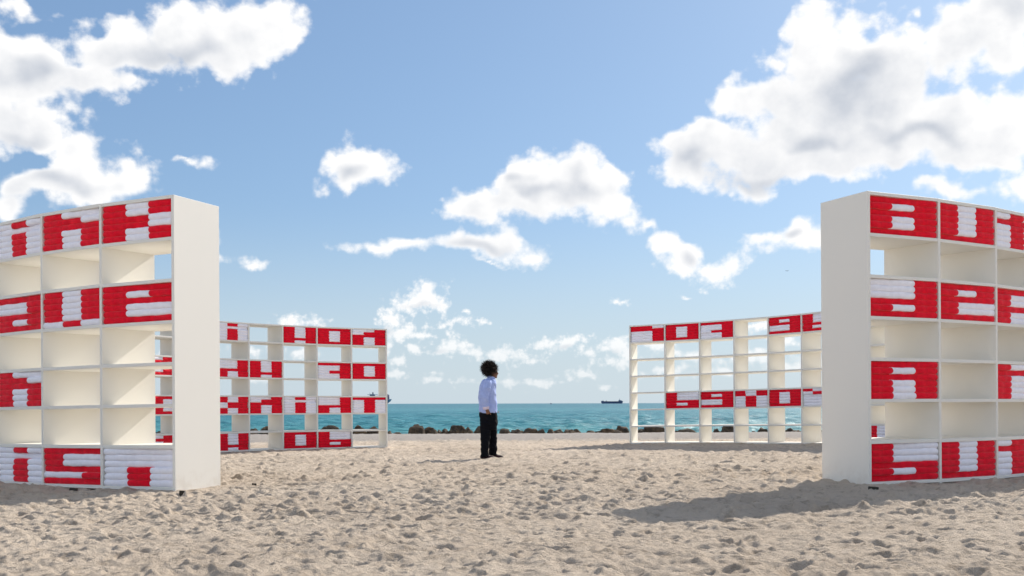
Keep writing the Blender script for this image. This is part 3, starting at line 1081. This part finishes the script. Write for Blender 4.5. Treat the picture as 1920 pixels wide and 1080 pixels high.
prism('bridge_wing', rect(37.5 * u1, 57.0 * u1, 14.6 * u1 * 1.22, 15.2 * u1 * 1.22), 14, M_SUPER, s1)
prism('mast', rect(41.2 * u1, 41.7 * u1, 15.8 * u1 * 1.22, 18 * u1 * 1.22), 0.7, M_SUPER, s1)
for a0, a1, hh in ((25, 30.5, 10.4), (33, 39.5, 10.4), (60, 66, 10.2)):
    prism('container_stack', rect(a0 * u1, a1 * u1, 8.3 * u1 * 1.22, hh * u1 * 1.22), 11, M_BOX, s1)

D2 = 5600
u2 = D2 / F_PX
s2 = ship_root('cargo_ship', 1127, D2, 'long low dark blue cargo ship on the horizon beside the NOZ bookcase', 'ship')
prism('hull', [(a * u2, b * u2) for a, b in ((2, 0), (39.5, 0), (40.2, 2), (41, 4.2), (38, 4.6), (33, 4.2), (6, 4.2), (0, 4.6), (0.4, 2))], 13, M_HULL, s2, 0.5)
prism('deckhouse', [(a * u2, b * u2) for a, b in ((33, 4.3), (40.4, 4.3), (40.0, 5.2), (36.5, 6.4), (34, 7.4), (33, 6.0))], 9, M_SUPER, s2)
prism('mast', rect(34.6 * u2, 35.0 * u2, 7.2 * u2, 9.8 * u2), 0.8, M_HULL, s2)
prism('stern_winch_house', rect(1.2 * u2, 4.8 * u2, 4.6 * u2, 5.5 * u2), 7, M_HULL, s2)
prism('deck_crane', [(a * u2, b * u2) for a, b in ((8.8, 4.3), (10.4, 4.3), (9.9, 6.2), (9.4, 6.2))], 2.5, M_HULL, s2)

D3 = 2600
u3 = D3 / F_PX
s3 = ship_root('motor_boat', 1031, D3, 'tiny grey motor boat on the horizon between the man and the cargo ship', 'boat')
prism('hull', [(a * u3, b * u3) for a, b in ((0.3, 0), (3.6, 0), (4.4, 1.2), (0, 1.1))], 1.1, M_SUPER, s3, 0.6)
prism('cabin', [(a * u3, b * u3) for a, b in ((1.0, 1.15), (2.8, 1.15), (2.4, 2.3), (1.3, 2.3))], 0.8, M_HULL, s3)

D4 = 3000
az_x = (1476 - 960) / F_PX * D4
pl = link('airliner', None, None, Matrix.Translation((az_x, D4, EYE + (756.5 - 509) / F_PX * D4)) @ Matrix.Rotation(R_(18), 4, 'Z') @ Matrix.Rotation(R_(4), 4, 'Y'))
tag(pl, 'tiny dark airliner high in the blue sky above the NOZ bookcase', 'airplane')


def fuselage():
    bm = bmesh.new()
    st = [(-4.4, 0.1), (-4.1, 0.45), (-3.2, 0.62), (2.0, 0.62), (3.6, 0.35), (4.4, 0.1)]
    rings = []
    for x, r in st:
        rings.append([bm.verts.new((x, r * math.cos(a_), r * math.sin(a_))) for a_ in [2 * math.pi * k / 10 for k in range(10)]])
    for a_, b_ in zip(rings, rings[1:]):
        for k in range(10):
            bm.faces.new((a_[k], a_[(k + 1) % 10], b_[(k + 1) % 10], b_[k]))
    bm.faces.new(rings[0][::-1])
    bm.faces.new(rings[-1])
    bmesh.ops.recalc_face_normals(bm, faces=bm.faces)
    me = bpy.data.meshes.new('fuselage')
    bm.to_mesh(me)
    bm.free()
    me.materials.append(M_PLANE)
    return me


link('fuselage', fuselage(), pl)
for s in (-1, 1):
    me = mesh_from('wing', [(-1.0, s * 0.4, -0.2), (0.9, s * 0.4, -0.2), (2.0, s * 4.2, 0.2), (1.4, s * 4.2, 0.2), (-1.0, s * 0.4, -0.05), (0.9, s * 0.4, -0.05), (2.0, s * 4.2, 0.28), (1.4, s * 4.2, 0.28)], BOXF, M_PLANE)
    link('wing', me, pl)
me = mesh_from('tail_fin', [(3.0, -0.08, 0.3), (4.3, -0.08, 0.2), (4.9, -0.06, 1.7), (4.3, -0.06, 1.7), (3.0, 0.08, 0.3), (4.3, 0.08, 0.2), (4.9, 0.06, 1.7), (4.3, 0.06, 1.7)], BOXF, M_PLANE)
link('tail_fin', me, pl)

# ------------------------------------------------------------------ the man
PY = 19.35
PX = (917 - 960) / F_PX * PY
PZ = EYE - 0.992 - 0.004
man = link('person', None, None, Matrix.Translation((PX, PY, PZ)) @ Matrix.Rotation(R_(8), 4, 'Z'))
tag(man, 'man with a big black afro in a blue shirt and black trousers, hand in pocket', 'person')


def loft(bm, rings, seg=20):
    """rings: (centre, half width along a, half width along b, axis a, axis b)"""
    prev = None
    for (c, ra, rb, a_, b_) in rings:
        cur = [bm.verts.new(Vector(c) + Vector(a_) * (ra * math.cos(t)) + Vector(b_) * (rb * math.sin(t))) for t in [2 * math.pi * k / seg for k in range(seg)]]
        if prev:
            for k in range(seg):
                bm.faces.new((prev[k], prev[(k + 1) % seg], cur[(k + 1) % seg], cur[k]))
        else:
            bm.faces.new(cur[::-1])
        prev = cur
    bm.faces.new(prev)


def vert_loft(bm, rings, seg=20):
    """rings (x, y, z, rx, ry): horizontal slices"""
    loft(bm, [((x, y, z), rx, ry, (1, 0, 0), (0, 1, 0)) for x, y, z, rx, ry in rings], seg)


def tube(bm, pts, seg=14):
    """pts (x, y, z, radius) along a limb"""
    n = len(pts)
    rings = []
    for i, p in enumerate(pts):
        a_ = Vector(pts[max(0, i - 1)][:3])
        b_ = Vector(pts[min(n - 1, i + 1)][:3])
        t = (b_ - a_).normalized()
        s_ = t.cross(Vector((0, 1, 0)))
        if s_.length < 0.1:
            s_ = t.cross(Vector((1, 0, 0)))
        s_.normalize()
        rings.append((p[:3], p[3], p[3], s_, t.cross(s_)))
    loft(bm, rings, seg)


def ball(bm, c, rx, ry, rz, sub=3):
    m = Matrix.Translation(c) @ Matrix.Diagonal((rx, ry, rz, 1))
    bmesh.ops.create_icosphere(bm, subdivisions=sub, radius=1.0, matrix=m)


def blend(name, bm, mat, voxel, smooth=4, parent=None, wrinkle=0.0):
    """weld overlapping limbs into ONE continuous surface"""
    bmesh.ops.recalc_face_normals(bm, faces=bm.faces)
    me = bpy.data.meshes.new(name)
    bm.to_mesh(me)
    bm.free()
    me.materials.append(mat)
    o = link(name, me, parent)
    rm_ = o.modifiers.new('weld', 'REMESH')
    rm_.mode = 'VOXEL'
    rm_.voxel_size = voxel
    sm = o.modifiers.new('soft', 'SMOOTH')
    sm.factor = 0.5
    sm.iterations = smooth
    dg = bpy.context.evaluated_depsgraph_get()
    res = bpy.data.meshes.new_from_object(o.evaluated_get(dg))
    o.modifiers.clear()
    o.data = res
    if wrinkle:
        from mathutils import noise as mn
        for v_ in res.vertices:
            q = v_.co
            v_.co = q + v_.normal * wrinkle * (mn.noise(Vector((q.x * 9 + q.z * 6, q.y * 9, q.z * 13))) + 0.6 * mn.noise(Vector((q.x * 21, q.y * 21, q.z * 30 + q.x * 14))))
    res.polygons.foreach_set('use_smooth', [True] * len(res.polygons))
    if not res.materials:
        res.materials.append(mat)
    return o


def q(xz, yz):                                    # read off the enlarged photograph of the man
    return ((xz - 380) * 0.00202, (990 - yz) * 0.00202)


# body: head, neck, arms and hands in one surface, shins and ankles inside the trousers
bm = bmesh.new()
hx, hz_ = q(405, 218)
vert_loft(bm, [(hx - 0.005, 0, hz_ - 0.105, 0.035, 0.035), (hx + 0.018, 0, hz_ - 0.095, 0.058, 0.042), (hx + 0.022, 0, hz_ - 0.06, 0.072, 0.056), (hx + 0.014, 0, hz_ - 0.02, 0.086, 0.066), (hx + 0.004, 0, hz_ + 0.03, 0.095, 0.073), (hx - 0.004, 0, hz_ + 0.08, 0.088, 0.068), (hx - 0.008, 0, hz_ + 0.112, 0.05, 0.045)])
ball(bm, (hx + 0.104, 0, hz_ - 0.030), 0.017, 0.016, 0.019)          # nose
ball(bm, (hx + 0.097, 0, hz_ - 0.010), 0.012, 0.011, 0.024)          # bridge
ball(bm, (hx + 0.090, 0, hz_ - 0.062), 0.013, 0.024, 0.008)          # upper lip
ball(bm, (hx + 0.087, 0, hz_ - 0.075), 0.013, 0.022, 0.008)          # lower lip
ball(bm, (hx + 0.076, 0, hz_ - 0.100), 0.020, 0.024, 0.015)          # chin
ball(bm, (hx + 0.083, 0, hz_ + 0.016), 0.016, 0.052, 0.012)          # brow
for s in (-1, 1):
    ball(bm, (hx - 0.006, s * 0.076, hz_ - 0.012), 0.018, 0.010, 0.030)   # ears
    ball(bm, (hx + 0.082, s * 0.030, hz_ - 0.003), 0.011, 0.014, 0.010)   # eyes behind the sunglasses
nx0, nz0 = q(398, 275)
tube(bm, [(nx0 + 0.012, 0, hz_ - 0.05, 0.052), (nx0, 0, nz0, 0.053), (nx0 - 0.02, 0, nz0 - 0.06, 0.062)])
vert_loft(bm, [(nx0 - 0.02, 0, nz0 - 0.05, 0.06, 0.07), (nx0 - 0.03, 0, nz0 - 0.12, 0.10, 0.17), (nx0 - 0.03, 0, nz0 - 0.30, 0.12, 0.16), (nx0 - 0.03, 0, nz0 - 0.55, 0.11, 0.14), (nx0 - 0.03, 0, 0.86, 0.11, 0.15)])
for s in (-1, 1):
    sx_, sz_ = q(352, 312)
    ex, ez = q(322, 445)
    wx_, wz = q(345, 540)
    tube(bm, [(sx_, s * 0.175, sz_ + 0.01, 0.05), (sx_ - 0.012, s * 0.21, sz_ - 0.06, 0.048), (ex, s * 0.245, ez, 0.040), (wx_ - 0.012, s * 0.225, wz + 0.05, 0.033), (wx_ + 0.004, s * 0.205, wz - 0.01, 0.027)])
    # hand: palm, four curled fingers and a thumb hooked outside the pocket
    kx, kz = q(357, 575)
    tube(bm, [(wx_ + 0.004, s * 0.205, wz, 0.026), (kx - 0.004, s * 0.193, kz + 0.02, 0.032), (kx + 0.004, s * 0.168, kz - 0.02, 0.030)])
    for f_i, (dx, ln) in enumerate(((-0.030, 0.062), (-0.010, 0.074), (0.011, 0.078), (0.030, 0.070))):
        fx = kx + 0.004 + dx
        tube(bm, [(fx, s * 0.166, kz - 0.02, 0.0105), (fx + 0.004, s * 0.152, kz - 0.02 - ln * 0.5, 0.0098), (fx + 0.010, s * 0.138, kz - 0.02 - ln, 0.0085)], 8)
    tube(bm, [(kx + 0.020, s * 0.205, kz + 0.016, 0.013), (kx + 0.042, s * 0.208, kz - 0.012, 0.0115), (kx + 0.050, s * 0.205, kz - 0.042, 0.0095)], 8)
for (bx, s, fx, fz) in ((335, -1, 335, 955), (412, 1, 418, 950)):
    x0, z0 = q(bx, 720)
    x1, z1 = q(fx, fz)
    tube(bm, [(-0.02, s * 0.08, 0.87, 0.075), (x0, s * 0.095, z0, 0.055), (x1, s * 0.10, z1 + 0.02, 0.038), (x1 + 0.01, s * 0.10, z1 - 0.03, 0.036)])
body = blend('body', bm, M_SKIN, 0.0075, 3, man)

# shirt
bm = bmesh.new()
SH = [(400, 262, 0.062, 0.066), (396, 275, 0.075, 0.085), (384, 292, 0.115, 0.155), (374, 320, 0.138, 0.200), (368, 370, 0.150, 0.205), (366, 430, 0.156, 0.195), (370, 490, 0.160, 0.190), (371, 540, 0.163, 0.192), (371, 566, 0.163, 0.196), (374, 580, 0.160, 0.196)]
vert_loft(bm, [(q(a, b)[0], 0, q(a, b)[1], c, d) for a, b, c, d in SH], 28)
for s in (-1, 1):
    sx_, sz_ = q(356, 308)
    tube(bm, [(sx_ + 0.02, s * 0.12, sz_ + 0.01, 0.066), (sx_, s * 0.185, sz_ - 0.01, 0.074), (q(342, 370)[0], s * 0.222, q(342, 370)[1], 0.074), (q(328, 440)[0], s * 0.247, q(328, 440)[1], 0.068), (q(330, 490)[0], s * 0.24, q(330, 490)[1], 0.060), (q(340, 528)[0], s * 0.226, q(340, 528)[1], 0.052)], 18)
shirt = blend('shirt', bm, M_SHIRT, 0.010, 4, man, wrinkle=0.010)
for s in (-1, 1):
    bm = bmesh.new()
    x0, z0 = q(337, 521)
    x1, z1 = q(341, 543)
    tube(bm, [(x0, s * 0.231, z0, 0.056), (x0 + 0.002, s * 0.230, z0 - 0.008, 0.060), (x1, s * 0.224, z1, 0.058), (x1 + 0.001, s * 0.223, z1 - 0.006, 0.050)], 20)
    blend('rolled_cuff', bm, M_CUFF, 0.006, 2, man)
bm = bmesh.new()
cxn, czn = q(402, 266)
loft(bm, [((cxn - 0.006, 0, czn - 0.022), 0.078, 0.080, (1, 0, 0.18), (0, 1, 0)), ((cxn - 0.002, 0, czn + 0.000), 0.074, 0.074, (1, 0, -0.15), (0, 1, 0)), ((cxn, 0, czn + 0.020), 0.066, 0.064, (1, 0, -0.35), (0, 1, 0))], 24)
blend('collar', bm, M_SHIRT, 0.006, 2, man)

# trousers
bm = bmesh.new()
TR = [(371, 556, 0.155, 0.178), (373, 590, 0.162, 0.186), (376, 640, 0.160, 0.190), (378, 690, 0.150, 0.186), (380, 730, 0.13, 0.17)]
vert_loft(bm, [(q(a, b)[0], 0, q(a, b)[1], c, d) for a, b, c, d in TR], 28)
LEG_N = [(352, 660, 0.115, 0.100), (345, 740, 0.098, 0.092), (340, 820, 0.082, 0.084), (335, 890, 0.070, 0.078), (333, 940, 0.070, 0.078), (336, 966, 0.074, 0.080)]
LEG_F = [(398, 660, 0.115, 0.100), (410, 740, 0.093, 0.092), (417, 820, 0.080, 0.084), (420, 890, 0.074, 0.078), (418, 935, 0.074, 0.078), (420, 958, 0.078, 0.080)]
for LEG, s in ((LEG_N, -1), (LEG_F, 1)):
    vert_loft(bm, [(q(a, b)[0], s * (0.085 + 0.02 * (b - 660) / 300), q(a, b)[1], c, d) for a, b, c, d in LEG], 22)
trousers = blend('trousers', bm, M_TROUSERS, 0.010, 3, man, wrinkle=0.012)
bm = bmesh.new()
x0, z0 = q(372, 572)
loft(bm, [((x0 + 0.002, 0, z0 - 0.014), 0.163, 0.189, (1, 0, 0), (0, 1, 0)), ((x0 + 0.002, 0, z0 + 0.016), 0.161, 0.187, (1, 0, 0), (0, 1, 0))], 40)
blend('belt', bm, M_LEATHER, 0.008, 1, man)
bx0, bz0 = q(451, 596)
link('belt_buckle', bevelled('belt_buckle', box_verts(bx0 + 0.020, bx0 + 0.032, -0.03, 0.03, bz0 + 0.03, bz0 + 0.065), BOXF, M_BUCKLE, 0.003), man)

# shoes
for (fx, fz, s, yaw) in ((340, 986, -1, -6), (428, 984, 1, 6)):
    x0, _z = q(fx, 990)
    bm = bmesh.new()
    for (ox, oz, rx, ry, rz) in ((-0.045, 0.055, 0.050, 0.042, 0.052), (0.02, 0.052, 0.075, 0.045, 0.048), (0.09, 0.040, 0.075, 0.047, 0.036), (0.135, 0.033, 0.045, 0.042, 0.028)):
        ball(bm, (x0 + ox, s * 0.105, oz), rx, ry, rz)
    sh = blend('shoe', bm, M_SHOE, 0.008, 3, man)
    bm = bmesh.new()
    for (ox, rx, ry) in ((-0.045, 0.056, 0.046), (0.05, 0.10, 0.050), (0.125, 0.062, 0.046)):
        ball(bm, (x0 + ox, s * 0.105, 0.012), rx, ry, 0.016)
    blend('sole', bm, M_SOLE, 0.007, 1, sh)

# hair: a round afro of many short curled tufts round a soft core
bm = bmesh.new()
hr = random.Random(5)
acx, acz = q(382, 190)
AX, AY, AZ = 0.110, 0.128, 0.108


def hair_ok(p):
    # keep the face clear: front lower part
    return not (p.x > hx + 0.035 and p.z < hz_ + 0.045) and not (p.x > hx - 0.01 and p.z < hz_ - 0.045)


bmesh.ops.create_icosphere(bm, subdivisions=4, radius=1.0)
from mathutils import noise as mn
for v_ in list(bm.verts):
    d = v_.co.normalized()
    k = 0.93 + 0.14 * mn.noise(d * 3.0) + 0.10 * mn.noise(d * 8.0)
    p = Vector((acx + d.x * AX * k, d.y * AY * k, acz + d.z * AZ * k))
    if p.x > hx + 0.03 and p.z < hz_ + 0.05:
        p.x = hx + 0.03
    v_.co = p
for _ in range(5200):
    d = Vector((hr.gauss(0, 1), hr.gauss(0, 1), hr.gauss(0, 1))).normalized()
    k = 0.90 + 0.14 * mn.noise(d * 3.0) + 0.1 * mn.noise(d * 8.0)
    p = Vector((acx + d.x * AX * k, d.y * AY * k, acz + d.z * AZ * k))
    if not hair_ok(p):
        continue
    ln = hr.uniform(0.02, 0.075) if hr.random() < 0.8 else hr.uniform(0.07, 0.10)
    dr = (d + Vector((hr.gauss(0, 0.5), hr.gauss(0, 0.5), hr.gauss(0, 0.5)))).normalized()
    sd = dr.cross(Vector((hr.gauss(0, 1), hr.gauss(0, 1), hr.gauss(0, 1)))).normalized() * 0.0024
    mid = p + dr * ln * 0.55 + sd * hr.uniform(-2.5, 2.5)
    tip = p + dr * ln
    a_, b_, c_, d_, e_ = (bm.verts.new(t_) for t_ in (p - sd, p + sd, mid + sd, mid - sd, tip))
    bm.faces.new((a_, b_, c_, d_))
    bm.faces.new((d_, c_, e_))
me = bpy.data.meshes.new('hair')
bm.to_mesh(me)
bm.free()
me.materials.append(M_HAIR)
link('hair', me, man)

# sunglasses
gl = link('sunglasses', mesh_from('sunglasses', box_verts(hx + 0.088, hx + 0.100, -0.012, 0.012, hz_ - 0.002, hz_ + 0.006), BOXF, M_LENS), man)
for s in (-1, 1):
    bm = bmesh.new()
    ball(bm, (hx + 0.093, s * 0.034, hz_ - 0.006), 0.007, 0.027, 0.020)
    me = bpy.data.meshes.new('lens')
    bm.to_mesh(me)
    bm.free()
    me.materials.append(M_LENS)
    link('lens', me, gl)
    link('temple_arm', mesh_from('temple_arm', box_verts(hx - 0.01, hx + 0.092, s * 0.074 - 0.003, s * 0.074 + 0.003, hz_ - 0.001, hz_ + 0.008), BOXF, M_LENS), gl)
